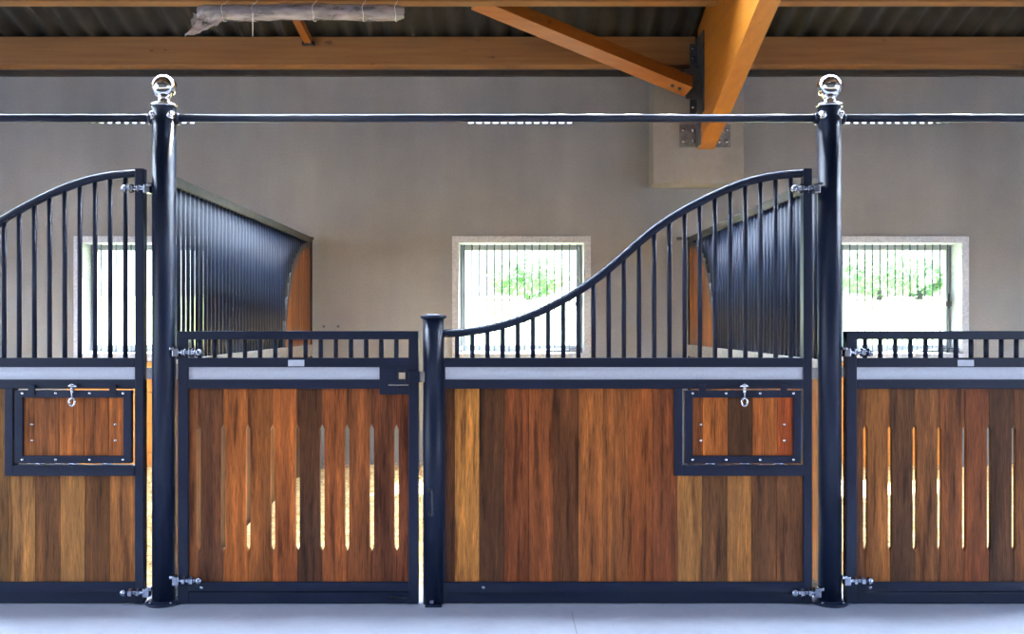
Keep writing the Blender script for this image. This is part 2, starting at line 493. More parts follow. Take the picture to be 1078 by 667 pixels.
tag(MB().box(XL, XR, YW-.03, YW, Z(80, 8.02), P1Z0-.001, .003).build('trim_6', simple('purlin_shade_strip', (.035, .030, .026), (.055, .048, .042), .9)), kind='structure')  # dark-coloured strip standing in for the shade under the lower purlin
# sloping glulam rafter
ER = empty('glulam_rafter', (RX0+.07, YW-.28, 2.77)); tag(ER, 'big orange glued timber rafter sloping down onto the concrete block', 'beam')
yr0, yr1 = Y(7.765), -.8
zb = lambda yy: Z(157, 7.765) + SL*(yr0-yy)
zt = lambda yy: roof_z(yy)-.036
MB().poly([(yr0, zb(yr0)), (yr0, zt(yr0)), (yr1, zt(yr1)), (yr1, zb(yr1))], RX0, RX1, axis='X').build('beam', GLULAM, ER)
def plate(m, x0, x1, y0, y1, z0, z1): m.box(x0, x1, y0, y1, z0, z1, .002)
# steel angle with bolts fixing purlin and brace to the rafter's left side
m = MB(); plate(m, RX0-.012, RX0, Y(7.50), Y(7.76), 3.02, 3.66); plate(m, RX0-.07, RX0-.012, Y(7.735), Y(7.745), 3.05, 3.62)
hang = m.build('beam_hanger', DARKST, ER)
for z_ in (3.10, 3.20, 3.30, 3.40, 3.50, 3.58):
    b_ = MB(); b_.lathe([(0, .012), (.011, .012), (.013, 0), (0, 0)], (RX0-.045, Y(7.735), z_), 8, ROTY)
    b_.build('bolt', ZINC, hang)
for sx, x0, x1 in ((-1, RX0-.15, RX0-.008), (1, RX1+.008, RX1+.13)):
    m = MB(); plate(m, x0, x1, Y(7.755), Y(7.768), Z(155, 7.76), Z(131, 7.76))
    if sx < 0: plate(m, x1-.008, x1+.008, Y(7.62), Y(7.765), Z(156, 7.76), Z(119, 7.76))
    a_ = m.build('anchor_plate', PLATE, ER)
    for k in range(4):
        q = MB(); xx = x0+.03+(k % 2)*(x1-x0-.06); zz = Z(149 - 12*(k//2), 7.76)
        q.lathe([(0, .016), (.010, .016), (.016, .008), (.018, 0), (0, 0)], (xx, Y(7.755), zz), 10, ROTY)
        q.build('bolt', ZINC, a_)

o = MB().box(X(688, 7.77), X(783, 7.77), Y(7.77), YW, Z(193, 7.77), 3.40, .008).build('concrete_block', BLOCK)
tag(o, 'pale cast concrete block on the wall carrying the rafter foot', 'concrete block')

# diagonal timber brace
def beam_between(A, B, wdt, hgt, roll):
    A, B = Vector(A), Vector(B); dv = B-A; L = dv.length
    q = dv.to_track_quat('X', 'Z').to_matrix().to_4x4()
    M = Matrix.Translation(A) @ q @ Matrix.Rotation(roll, 4, 'X')
    return M, L
A = (1.475, Y(7.60), Z(91, 7.60)); B = (-.22, Y(7.12), Z(-6, 7.03))
M_, L_ = beam_between(A, B, .12, .12, 0)
be = empty('timber_brace', A); tag(be, 'orange diagonal timber brace between the upper purlin and the rafter', 'beam')
mm = None
for roll in (R(24),):
    mm = M_ @ Matrix.Rotation(roll, 4, 'X')
MB().box(0, L_, -.062, .062, -.06, .06, .005, rot=mm).build('beam', BRACE, be)
for k in (.06, .125):
    for sy in (-.062, .062):
        q = MB(); q.lathe([(0, .012), (.013, .012), (.016, 0), (0, 0)], (mm @ Vector((k+.02, 0, -.06))), 8, mm.to_3x3().to_4x4() @ Matrix.Rotation(R(180), 4, 'X'))
        q.build('bolt', DARKST, be)
        break
m = MB(); m.box(1.45, 1.579, Y(7.60), Y(7.61), Z(104, 7.6), Z(72, 7.6), .002); m.build('brace_plate', DARKST, be)

# short strut under the roof, left
A = (-1.615, Y(7.86), Z(44, 7.84)); B = (-1.615, Y(7.08), Z(1, 7.1)-.0)
M_, L_ = beam_between(A, B, 0, 0, 0)
se = empty('timber_strut', A); tag(se, 'short orange timber strut rising from the wall purlin behind the plastic roll', 'beam')
MB().box(0, L_, -.030, .030, -.03, .03, .003, rot=M_).build('beam', BRACE, se)
MB().box(-1.665, -1.565, Y(7.80), Y(7.849), Z(48, 7.84), Z(44.5, 7.84), .004).build('strut_bracket', BLACK, se)

# ------------------------------------------------------------------ plastic wrapped roll
DT = 6.90
rx0, rx1, rz = X(212, DT), X(422, DT), Z(13, DT)
rr_ = .058
pe = empty('wrapped_roll', ((rx0+rx1)/2, Y(DT), rz)); tag(pe, 'grey roll wrapped in clear crinkled plastic hanging under the roof', 'roll')
MB().tube([(rx0+.04, Y(DT), rz), (rx1-.03, Y(DT), rz)], rr_-.010, 24).build('rolled_net', NETROLL, pe)
t = bmesh.new(); seg, nx = 40, 110; rings = []
for i in range(nx+1):
    u = i/nx; x = rx0 - .02 + (rx1-rx0+.045)*u
    end = min(1, min(u, 1-u)*26)
    ring = []
    for k in range(seg):
        a_ = 2*math.pi*k/seg
        r_ = rr_*(.72+.28*end) + .005*noise.noise(Vector((x*9, math.cos(a_)*2.0, math.sin(a_)*2.0))) + .0018*noise.noise(Vector((x*30, math.cos(a_)*4, math.sin(a_)*4)))
        ring.append(t.verts.new((x, Y(DT)+r_*math.cos(a_), rz+r_*math.sin(a_)-.004*math.sin(u*9))))
    rings.append(ring)
for a, b in zip(rings, rings[1:]):
    for k in range(seg):
        fc = t.faces.new((a[k], a[(k+1) % seg], b[(k+1) % seg], b[k])); fc.smooth = True
m = MB(); m.merge(t)
film = m.build('plastic_wrap', FILM, pe)
# torn loose end of the wrap hanging down at the left
t = bmesh.new(); nu, nv = 16, 12; G = []
for i in range(nu+1):
    row = []
    for k in range(nv+1):
        u, v_ = i/nu, k/nv
        x = rx0 - .05 + .27*u - v_*.045*(1-u)
        drop = v_*(.165*(1-u)**.7 + .02)
        nn = noise.noise(Vector((u*5, v_*4, 3.3)))
        row.append(t.verts.new((x+.012*nn, Y(DT)-.045+.05*nn+.02*math.sin(u*13+v_*4), rz-.015-drop+.014*noise.noise(Vector((u*9, v_*7, 1))))))
    G.append(row)
for i in range(nu):
    for k in range(nv):
        fc = t.faces.new((G[i][k], G[i+1][k], G[i+1][k+1], G[i][k+1])); fc.smooth = True
m = MB(); m.merge(t); m.build('torn_film', FILM, pe)
for px in (236, 268, 331, 383, 417):
    x = X(px, DT); m = MB()
    m.tube([(x+.004*math.sin(k), Y(DT)+(rr_+.006)*math.cos(2*math.pi*k/24), rz+(rr_+.006)*math.sin(2*math.pi*k/24)) for k in range(25)], .0022, 6, caps=False)
    m.tube([(x, Y(DT), rz+rr_+.004), (x, Y(DT)+.09, P2Z0+.01)], .0022, 6)
    if px == 268: m.tube([(x, Y(DT)-.064, rz), (x+.003, Y(DT)-.06, rz-.11), (x+.001, Y(DT)-.055, rz-.19)], .003, 6)
    m.build('tie', WHITEC, pe)

# ------------------------------------------------------------------ tall posts
YC = .025
def tall_post(px, lab):
    xc = X(px, DC+YC)
    e = empty('stall_post', (xc, YC, 0)); tag(e, lab, 'post', 'tall stall posts')
    zt_ = Z(113, DC+YC)
    MB().lathe([(0, .008), (.0555, .008), (.0555, zt_), (0, zt_)], (xc, YC, 0), 48).build('pole', NAVY, e)
    fl = MB().lathe([(0, 0), (.084, 0), (.084, .009), (.081, .012), (.06, .012), (.058, .02), (.0, .02)], (xc, YC, 0), 48)
    fo = fl.build('base_flange', NAVY, e)
    for k in range(4):
        q = MB(); a_ = R(45+90*k); q.lathe([(0, .02), (.006, .018), (.007, .012), (0, .012)], (xc+.07*math.cos(a_), YC+.07*math.sin(a_), 0), 8)
        q.build('anchor_bolt', ZINC, fo)
    c = MB(); zc = Z(91.8, DC+YC); rb = .0605
    prof = [(0, zt_-.001), (.058, zt_-.001), (.064, zt_+.002), (.0665, zt_+.007), (.064, zt_+.012), (.055, zt_+.017), (.042, zt_+.022), (.032, zt_+.029), (.0285, zt_+.036), (.031, zt_+.041)]
    a0 = math.asin(.031/rb)
    for k in range(25):
        a_ = a0 + (math.pi-a0)*k/24; prof.append((rb*math.sin(a_), zc - rb*math.cos(a_)))
    prof = [p for p in prof if p[0] >= 0]
    prof[-1] = (0, zc+rb)
    c.lathe(prof, (xc, YC, 0), 56).build('ball_finial', CHROME, e)
    return xc, e
PL, pl_e = tall_post(172.8, 'tall navy post with chrome ball in the left half, left of the low door')
PR, pr_e = tall_post(873.2, 'tall navy post with chrome ball at right, beside the arched panel')
RP = .0555

# top rails
RZ = Z(124.4, DC+YC)
def top_rail(x0, x1, ends, lab):
    e = empty('top_rail', ((x0+x1)/2, YC, RZ)); tag(e, lab, 'rail', 'thin navy rails joining the post tops')
    MB().tube([(x0, YC, RZ), (x1, YC, RZ)], .0195, 20).build('tube', NAVY, e)
    for px_, s in ends:
        # curved saddle clamp hugging the post, with a chrome bolt
        m = MB(); m.tube([(px_+s*(RP+.02), YC, RZ), (px_+s*(RP+.0), YC, RZ)], .026, 20, radii=[.0225, .030])
        cl = m.build('rail_clamp', NAVY, e)
        q = MB(); q.lathe([(0, .016), (.008, .014), (.0115, .007), (.012, 0), (0, 0)], (px_+s*(RP-.012), YC-RP*.62-.008, RZ+.012), 12, ROTY)
        q.lathe([(0, 0), (.0175, 0), (.019, .006), (.0, .008)], (px_+s*(RP-.012), YC-RP*.62, RZ+.008), 16, ROTY @ Matrix.Rotation(s*R(28), 4, 'Y'))
        q.build('clamp_bolt', CHROME, cl)
        b2 = MB().lathe([(0, -.008), (.007, -.006), (.007, .0), (0, 0)], (px_+s*(RP+.012), YC, RZ-.026), 10)
        b2.build('set_screw', CHROME, cl)
top_rail(-3.2, PL-RP, [(PL, -1)], 'navy top rail left of the left ball-topped post')
top_rail(PL+RP, PR-RP, [(PL, 1), (PR, -1)], 'long navy top rail spanning between the two ball-topped posts')
top_rail(PR+RP, 3.2, [(PR, 1)], 'navy top rail right of the right ball-topped post')

# ------------------------------------------------------------------ short post
SXc = X(456.4, DC+YC); SR = .0505
e = empty('latch_post', (SXc, YC, 0)); tag(e, 'short navy post with flat cap between the low door and the arched panel', 'post')
sz = Z(335, DC+YC)
MB().lathe([(0, .0), (SR, .0), (SR, sz), (0, sz)], (SXc, YC, 0), 48).build('pole', NAVY, e)
MB().lathe([(0, sz), (SR+.010, sz), (SR+.0125, sz+.004), (SR+.0125, sz+.012), (SR+.009, sz+.016), (0, sz+.017)], (SXc, YC, 0), 48).build('cap', NAVY, e)
MB().lathe([(0, sz+.0170), (.042, sz+.0170), (.041, sz+.0195), (0, sz+.021)], (SXc, YC, 0), 40).build('cap_disc', ZINC, e)
h = MB(); hx = X(454.5); yf_ = YC-SR
h.tube([(hx-.006, yf_+.006, Z(515)), (hx+.002, yf_-.016, Z(515)), (hx+.006, yf_-.026, Z(517)), (hx+.006, yf_-.026, Z(538)), (hx+.002, yf_-.016, Z(540)), (hx-.004, yf_+.006, Z(540))], .0042, 10)
ho = h.build('pull_handle', DARKST, e)
MB().lathe([(0, .012), (.010, .010), (.013, 0), (0, 0)], (hx-.002, yf_, Z(540)), 16, ROTY).build('handle_boss', BLACK, ho)
MB().lathe([(0, .006), (.009, .005), (.012, 0), (0, 0)], (hx-.006, yf_+.002, Z(515)), 16, ROTY).build('handle_boss', BLACK, ho)
MB().box(SXc-.035, SXc+.045, YC-.075, YC+.06, 0, .007, .002).build('foot_plate', NAVY, e)
MB().box(X(453), X(457), yf_-.012, yf_+.004, .012, .032, .003).build('foot_bolt', ZINC, e)
MB().box(X(442), X(447.5), -.012, .032, Z(402.5), Z(391), .004).build('strike_lug', ZINC, e)

# ------------------------------------------------------------------ planks
def srgb(c):
    r, g_, b, _ = lin(*c); return (r*1.16, g_*1.22, b*.93, 1)
def planks(name, parent, edges, cols, y0, y1, z0f, z1, slots=None, sz0=0, sz1=0, sw=.0, k=1.0):
    """vertical tongue boards; slots: edge indices that carry a milled slit between sz0 and sz1"""
    m = MB(); G_ = .0012
    slots = slots or ()
    for i in range(len(edges)-1):
        a, b = edges[i]+G_, edges[i+1]-G_
        z0 = z0f(i) if callable(z0f) else z0f
        c = srgb(cols[i]); c = (c[0]*k, c[1]*k, c[2]*k, random.random())
        pts = []
        h = sw/2; tp = .045
        L = [(a, z0), (a, z1)]; Rr = [(b, z1), (b, z0)]
        if i in slots:
            L = [(a, z0), (a, sz0), (a+h, sz0+tp*.5), (a+h, sz1-tp*.5), (a, sz1), (a, z1)]
        if i+1 in slots:
            Rr = [(b, z1), (b, sz1), (b-h, sz1-tp*.5), (b-h, sz0+tp*.5), (b, sz0), (b, z0)]
        pts = L+Rr
        m.poly(pts, y0, y1, tone=c)
    # dark tongue behind the joints (not across the slits)
    for i in range(1, len(edges)-1):
        z0 = max(z0f(i), z0f(i-1)) if callable(z0f) else z0f
        seg = [(z0, z1)] if i not in slots else [(z0, sz0), (sz1, z1)]
        for (p, q_) in seg: m.box(edges[i]-.004, edges[i]+.004, y0+.006, y1-.004, p, q_, tone=(.03, .015, .008, .3))
    o = m.build(name, BOARD, parent)
    return o

ZR0, ZR1 = Z(386.3), Z(376.6)       # upper navy rail
ZG0, ZG1 = Z(399.3), Z(386.3)       # galvanised strip
ZL0, ZL1 = Z(409), Z(399.3)         # lower navy rail
ZB0, ZB1 = Z(635), Z(612.5)         # bottom rail
DEP = .05

CURVE = [(467, 351), (481, 350.6), (496, 349), (512.8, 346.3), (528.4, 342.9), (544, 337.9), (560.8, 331.6), (576.4, 324.6), (596, 314.4),
         (611, 305.4), (626, 295), (641.6, 282.8), (657, 269.2), (674, 253.2), (688.8, 241.0), (705, 230.0), (721, 220.6), (736.7, 212.3),
         (753, 204.5), (769, 197.3), (784.5, 191.6), (800.7, 187.3), (816.8, 184.6), (832.4, 183), (848, 182.4)]
def curve_y(px):
    for (a, b), (c, d_) in zip(CURVE, CURVE[1:]):
        if a <= px <= c: return b + (d_-b)*(px-a)/(c-a)
    return CURVE[-1][1]

def hinge(parent, xc, z, s, yy):
    """adjustable eye-bolt hinge: s=+1 the leaf lies left of the post, -1 right of it; xc = post centre"""
    e = xc - s*RP
    b = MB()
    # lug welded to the post, hooked over the eye
    b.box(min(e, e-s*.030), max(e, e-s*.030), yy-.030, yy+.012, z-.021, z+.021, .004)
    b.box(min(e+s*.012, e-s*.012), max(e+s*.012, e-s*.012), yy-.034, yy+.006, z+.010, z+.026, .004)
    lug = b.build('hinge_lug', ZINC, parent)
    m = MB()
    xa, xb = e-s*.028, e-s*.118
    m.tube([(xa, yy-.020, z), (xb, yy-.020, z)], .0105, 14)
    for t0, t1 in ((.046, .060), (.080, .098)):
        m.lathe([(0, 0), (.020, 0), (.0215, .002), (.0215, t1-t0-.002), (.020, t1-t0), (0, t1-t0)], (min(e-s*t0, e-s*t1), yy-.020, z), 6, ROTX, smooth=False)
    # domed end nut
    dome = [(0, 0), (.018, .0), (.0185, .008), (.016, .018), (.009, .025), (0, .027)]
    m.lathe(dome, (xb+s*.004, yy-.020, z), 14, Matrix.Rotation(R(-90 if s > 0 else 90), 4, 'Y'))
    m.build('hinge_bolt', ZINC, parent)

def arched_panel(dx, cols, hcols, ledge, lab, xcpost, n0):
    """dx: shift in metres from the middle bay"""
    x = lambda px: X(px)+dx
    e = empty('arched_panel', (x(655), .025, 0)); tag(e, lab, 'stall front panel', 'stall front panels with a swan-neck bar top')
    # frame: stile at the post, rails, and the thin stile at the latch post
    m = MB(); m.box(x(846), x(855), 0, DEP, Z(635), Z(177), .004).build('stile', NAVY, e)
    m = MB(); m.box(x(467.5), x(846), -.002, DEP, ZR0, ZR1, .003).build('rail', NAVY, e)
    m = MB(); m.box(x(467.5), x(846), .0, DEP, ZL0, ZL1, .003).build('rail', NAVY, e)
    m = MB(); m.box(x(467.5), x(846), .0, DEP, Z(623.5), ZB1, .003); m.box(x(467.5), x(846), .010, DEP-.005, ZB0, Z(623.5), .003); m.build('bottom_rail', NAVY, e)
    m = MB(); m.box(x(465), x(468.6), .006, DEP-.004, Z(634), Z(377), .002).build('stile', NAVY, e)
    MB().box(x(467.5), x(846), .012, .032, ZG0, ZG1).build('galvanised_strip', GALV, e)
    # swan-neck tube
    pts = [(X(p, DC+YC)+dx, YC, Z(q, DC+YC)) for p, q in CURVE]
    sm = []
    for i in range(len(pts)-1):
        p0, p1, p2, p3 = (Vector(pts[max(i-1, 0)]), Vector(pts[i]), Vector(pts[i+1]), Vector(pts[min(i+2, len(pts)-1)]))
        for k in range(4):
            u = k/4; sm.append(.5*((2*p1)+(p2-p0)*u+(2*p0-5*p1+4*p2-p3)*u*u+(3*p1-p0-3*p2+p3)*u**3))
    sm.append(Vector(pts[-1]))
    # light smoothing
    for _ in range(26):
        sm = [sm[0]] + [(sm[i-1]+2*sm[i]+sm[i+1])/4 for i in range(1, len(sm)-1)] + [sm[-1]]
    MB().tube(sm, .0200, 18).build('arched_tube', NAVY, e)
    for k in range(n0, 23):
        px = 481.2 + 15.965*k
        MB().tube([(X(px, DC+YC)+dx, YC, ZR1-.002), (X(px, DC+YC)+dx, YC, Z(curve_y(px), DC+YC))], .0112, 12).build('bar', NAVY, e)
    # boards
    ed = [467.8] + [478.4+26.15*i for i in range(15)]
    ed[-1] = 846.2
    ed = ed[:]
    # boards right of the hatch opening start under its frame
    def ztop(i): return ZL0
    full = 10                       # boards 0..9 run full height (to x = 713.7)
    planks('boards', e, [x(q) for q in ed[:full+1]], cols[:full], .014, .040, Z(613), Z(408.6))
    planks('boards', e, [x(q) for q in ed[full:]], cols[full:], .014, .040, Z(613), Z(499))
    # hatch surround
    m = MB()
    m.box(x(709.7), x(718.2), -.006, DEP, Z(500.5), Z(408.8), .003)
    m.box(x(718.2), x(846), -.006, DEP, Z(500.5), Z(490), .003)
    m.box(x(722), x(845), -.022, -.006, Z(490.6), Z(488.6), .002)
    m.build('hatch_surround', NAVY, e)
    # hatch
    hf = MB()
    hx0, hx1, hz0, hz1 = x(720.8), x(842.8), Z(487.2), Z(410.6)
    hf.box(hx0, x(729), -.010, .022, hz0, hz1, .002); hf.box(x(834.9), hx1, -.010, .022, hz0, hz1, .002)
    hf.box(x(729), x(834.9), -.010, .022, Z(418.2), hz1, .002); hf.box(x(729), x(834.9), -.010, .022, hz0, Z(479.3), .002)
    hatch = hf.build('feed_hatch', NAVY, e)
    hed = [729, 740, 766.2, 792.3, 818.4, 834.9]
    planks('boards', hatch, [x(q) for q in hed], hcols, .002, .020, Z(480), Z(417.5))
    for px in (728.8, 763.9, 799.6, 834.6):
        for py in (413.6, 483.4):
            MB().lathe([(0, .0055), (.004, .005), (.0068, .0025), (.0075, 0), (0, 0)], (x(px), -.010, Z(py)), 12, ROTY).build('rivet', CHROME, hatch)
    for px in (737.8, 825.6):
        for py in (446.6, 463.4):
            MB().lathe([(0, .0055), (.004, .005), (.0065, .0025), (.0072, 0), (0, 0)], (x(px), .002, Z(py)), 12, ROTY).build('rivet', CHROME, hatch)
    for px in (738.9, 824):
        MB().box(x(px-3.6), x(px+3.6), -.016, -.0095, Z(415.6), Z(404.8), .002).build('stop_lug', NAVY, e)
    for px in (747.5, 783.5, 819):
        MB().tube([(x(px-5.2), -.017, Z(487.3)), (x(px+5.2), -.017, Z(487.3))], .0042, 10).build('hinge_barrel', ZINC, hatch)
    # wing latch with hanging ring
    lx = x(782.4)
    lt = MB(); lt.tube([(lx, -.012, Z(406)), (lx, -.030, Z(406))], .010, 14)
    lt.tube([(lx-.024, -.022, Z(406.6)), (lx-.010, -.026, Z(405.6)), (lx, -.028, Z(404.8)), (lx+.010, -.026, Z(405.6)), (lx+.024, -.022, Z(406.6))], .005, 10, radii=[.0035, .006, .009, .006, .0035])
    lt.tube([(lx, -.030, Z(407)), (lx, -.026, Z(417.5))], .0042, 10)
    rz_ = Z(422.6)
    lt.tube([(lx+.0135*math.sin(2*math.pi*k/28), -.024, rz_+.0185*math.cos(2*math.pi*k/28)) for k in range(29)], .0052, 10, caps=False)
    lt.box(lx-.007, lx+.007, -.024, -.011, Z(413), Z(408), .002)
    lt.build('latch', CHROME, hatch)
    hinge(e, xcpost, Z(198.5), 1, YC-.012)
    hinge(e, xcpost, Z(622.5), 1, YC-.022)
    MB().lathe([(0, .003), (.007, .0025), (.009, 0), (0, 0)], (x(508.8), 0, Z(618.3)), 14, ROTY).build('screw', ZINC, e)
    # plated stay between the frame and the post, behind the front edge
    MB().box(x(855), xcpost-RP*.7, .020, .030, Z(399), Z(387), .0).build('tie_plate', ZINC, e)
    return e

D_ = lambda *a: a
A_COL = [(84, 46, 27), (182, 114, 58), (86, 50, 31), (126, 64, 34), (135, 71, 38), (103, 57, 32), (150, 84, 44), (134, 75, 41), (146, 76, 38), (122, 63, 36),
         (158, 102, 58), (110, 68, 42), (150, 95, 54), (106, 65, 42), (116, 70, 44)]
A_H = [(134, 72, 38), (168, 90, 42), (82, 48, 30), (162, 86, 42), (150, 66, 30)]
B_COL = [(100, 60, 36)]*9 + [(128, 84, 46), (158, 104, 60), (112, 68, 38), (155, 101, 58), (104, 62, 34), (148, 90, 50)]
B_H = [(150, 86, 45), (132, 74, 40), (152, 84, 42), (140, 76, 38), (165, 90, 46)]
arched_panel(0, A_COL, A_H, 0, 'complete arched stall panel with boards, feed hatch and rising bars between short and right post', PR, 0)
arched_panel(PL-PR, B_COL, B_H, 0, 'cropped arched stall panel with feed hatch at the left edge of the photo', PL, 0)

# ------------------------------------------------------------------ low doors
def low_door(dx, cols, lab, xcpost):
    x = lambda px: X(px)+dx
    e = empty('low_door', (x(313), .025, 0)); tag(e, lab, 'stable door', 'low stable doors with slotted boards')
    MB().box(x(187), x(198), 0, DEP, Z(635), Z(349), .004).build('stile', NAVY, e)
    MB().box(x(430), x(440.5), 0, DEP, Z(635), Z(349), .004).build('stile', NAVY, e)
    MB().box(x(187), x(440.5), -.001, DEP+.001, Z(357.2), Z(348.3), .004).build('top_rail', NAVY, e)
    MB().box(x(198), x(430), -.002, DEP, ZR0, ZR1, .003).build('rail', NAVY, e)
    MB().box(x(198), x(430), .0, DEP, ZL0, ZL1, .003).build('rail', NAVY, e)
    m = MB(); m.box(x(198), x(430), .0, DEP, Z(622.5), ZB1, .003); m.box(x(198), x(430), .004, DEP-.005, ZB0, Z(623.4), .003); m.build('bottom_rail', NAVY, e)
    MB().box(x(198), x(400), .012, .032, ZG0, ZG1).build('galvanised_strip', GALV, e)
    for k in range(14):
        px = 210.2 + 15.93*k
        MB().tube([(X(px, DC+YC)+dx, YC, Z(378)), (X(px, DC+YC)+dx, YC, Z(356))], .0112, 12).build('bar', NAVY, e)
    ed = [198, 208] + [208+26.12*i for i in range(1, 9)] + [430.2]
    planks('boards', e, [x(q) for q in ed], cols, .014, .040, Z(613), Z(408.6), slots=range(1, 10), sz0=Z(581), sz1=Z(447), sw=.0195)
    # latch box with finger hole
    m = MB(); fx = [399.5, 419, 426.5, 430.2]
    m.box(x(399.5), x(419), -.005, DEP, Z(415), Z(386), .002)
    m.box(x(426.5), x(430.2), -.005, DEP, Z(405), Z(386), .002)
    m.box(x(419), x(426.5), -.005, DEP, Z(392), Z(386), .001); m.box(x(419), x(426.5), -.005, DEP, Z(405), Z(400), .001)
    m.box(x(419), x(430.2), -.002, DEP, Z(415), Z(405), .002)
    lb = m.build('latch_box', NAVY, e)
    MB().box(x(409), x(430), -.008, -.002, Z(405.6), Z(404.4), .0).build('latch_ledge', ZINC, lb)
    MB().box(x(430.8), x(442.4), -.022, .004, Z(402), Z(390.4), .002).build('latch_bolt', NAVY, e)
    # small badge plate on the upper rail
    MB().box(x(303.5), x(320.5), -.006, -.001, Z(385.3), Z(378.6), .002).build('badge_plate', GALV, e)
    MB().lathe([(0, .003), (.007, .0025), (.009, 0), (0, 0)], (x(212), 0, Z(618.3)), 14, ROTY).build('screw', ZINC, e)
    m = MB(); m.tube([(x(409), -.004, Z(629)), (x(413), -.012, Z(626.5)), (x(418), -.012, Z(628.5)), (x(429), -.010, Z(628.2))], .0036, 8)
    m.lathe([(0, .008), (.006, .008), (.008, 0), (0, 0)], (x(412), .0, Z(628.5)), 10, ROTY); m.build('foot_catch', BLACK, e)
    hinge(e, xcpost, Z(370.6), -1, YC-.022)
    hinge(e, xcpost, Z(610), -1, YC-.022)
    MB().box(xcpost+RP*.8, x(187.5), .022, .030, Z(397), Z(386), .0).build('tie_plate', ZINC, e)
    return e
C_COL = [(126, 70, 40), (97, 55, 35), (156, 84, 41), (138, 76, 38), (158, 83, 42), (87, 50, 32), (150, 79, 42), (128, 69, 38), (106, 56, 35), (118, 59, 35)]
E_COL = [(106, 61, 36), (138, 82, 44), (90, 55, 36), (121, 72, 42), (113, 63, 37), (118, 62, 36), (77, 46, 30), (101, 59, 34), (110, 64, 38), (100, 60, 36)]
low_door(0, C_COL, 'complete low stable door with slotted boards between the left tall post and short post', PL)
low_door(PR-PL, E_COL, 'low stable door with slotted boards, cut by the right edge of the photo', PR)

# ------------------------------------------------------------------ partitions between the stalls
def partition(xc, s, lab, lab2=None):
    """s = +1: the face seen from the camera looks to +X"""
    e = empty('stall_partition', (xc, 1.7, 0)); tag(e, lab, 'stall partition', 'barred partitions between the stalls')
    y0, y1 = YC+RP-.012, Y(7.985)
    T = .022
    zt1, zt0 = Z(182.5, DC+YC), Z(182.5, DC+YC)-.048
    MB().box(xc-T, xc+T, y0, y1, zt0, zt1, .003).build('top_channel', GALVD, e)
    zl1, zl0 = 1.165, 1.07
    MB().box(xc-T-.003, xc+T+.003, y0, y1, zl0, zl1, .003).build('middle_channel', GALV2, e)
    MB().box(xc-T, xc+T, y0, y1, .0, .06, .003).build('bottom_channel', GALVD, e)
    MB().box(xc-T, xc+T, y0, y0+.04, .06, zt0, .003).build('front_stile', NAVY, e)
    MB().box(xc-T-.002, xc+T+.002, y1-.035, y1, .0, zt1+.004, .003).build('rear_stile', BLACK, e)
    # curved boarded shield near the wall
    yc0 = y1-.95; rc = []
    for k in range(33):
        a_ = R(90*k/32)
        rc.append((y1-.04-.93*math.cos(a_), zl1+(zt0-zl1)*math.sin(a_)))
    rc = [(yy, zz) for yy, zz in rc]
    tubep = [(xc, yy, zz) for yy, zz in rc]
    m = MB()
    # curved flat edge band
    cy, cz = y1-.04, zl1
    inner = [(cy+(p[0]-cy)*.955, cz+(p[1]-cz)*.95) for p in rc]
    for k in range(len(rc)-1): m.poly([rc[k], rc[k+1], inner[k+1], inner[k]], xc-.017, xc+.017, axis='X')
    m.build('curved_edge', DARKST, e)
    m = MB(); nb = 9
    yy0, yy1 = rc[0][0]+.012, y1-.03
    def arc_z(yv):
        for (p, q) in zip(rc, rc[1:]):
            if p[0] <= yv <= q[0]: return p[1]+(q[1]-p[1])*(yv-p[0])/max(1e-6, q[0]-p[0])
        return rc[-1][1]
    for i in range(nb):
        a, b = yy0+(yy1-yy0)*i/nb+.001, yy0+(yy1-yy0)*(i+1)/nb-.001
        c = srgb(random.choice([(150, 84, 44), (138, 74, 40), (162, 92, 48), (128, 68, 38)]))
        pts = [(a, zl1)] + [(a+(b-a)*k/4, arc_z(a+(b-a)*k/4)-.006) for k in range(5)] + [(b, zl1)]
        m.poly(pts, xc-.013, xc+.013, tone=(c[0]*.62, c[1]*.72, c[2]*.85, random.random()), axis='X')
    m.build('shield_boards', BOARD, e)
    # bars
    yy = y0+.09
    while yy < y1-.12:
        zlo = zl1
        # bars stop on the curved shield
        if yy > rc[0][0]: zlo = min(arc_z(yy)-.02, zt0-.01)
        if zt0-zlo > .025:
            MB().tube([(xc, yy, zlo-.003), (xc, yy, zt0+.003)], .0108, 12).build('bar', NAVY, e)
        yy += .071
    # lower boarding (horizontal run of upright boards)
    m = MB(); n_ = 28; a0, a1 = y0+.04, y1-.035
    for i in range(n_):
        a, b = a0+(a1-a0)*i/n_+.001, a0+(a1-a0)*(i+1)/n_-.001
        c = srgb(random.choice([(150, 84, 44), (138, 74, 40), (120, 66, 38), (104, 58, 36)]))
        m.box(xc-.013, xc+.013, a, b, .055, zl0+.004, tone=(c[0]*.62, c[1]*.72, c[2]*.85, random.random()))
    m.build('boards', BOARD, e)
    lug = MB(); zz = Z(251, 7.95)
    if s < 0:
        lug.box(xc-T-.10, xc-T, y1-.045, y1-.025, zz-.013, zz+.013, .004)
        lug.lathe([(0, .006), (.007, .005), (.008, 0), (0, 0)], (xc-T-.085, y1-.045, zz), 10, ROTY)
    else:
        lug.box(xc+T, xc+T+.018, y1-.045, y1-.025, zz-.013, zz+.013, .004)
    lug.build('wall_lug', DARKST, e)
GALV2 = galv('dull_galvanised_channel', (.22, .21, .19), (.34, .325, .30), rough=.55, metal=.3)
partition(PL, 1, 'barred stall partition running back from the left tall post to the wall')
partition(PR, -1, 'barred stall partition seen through the arched panel, behind the right tall post')

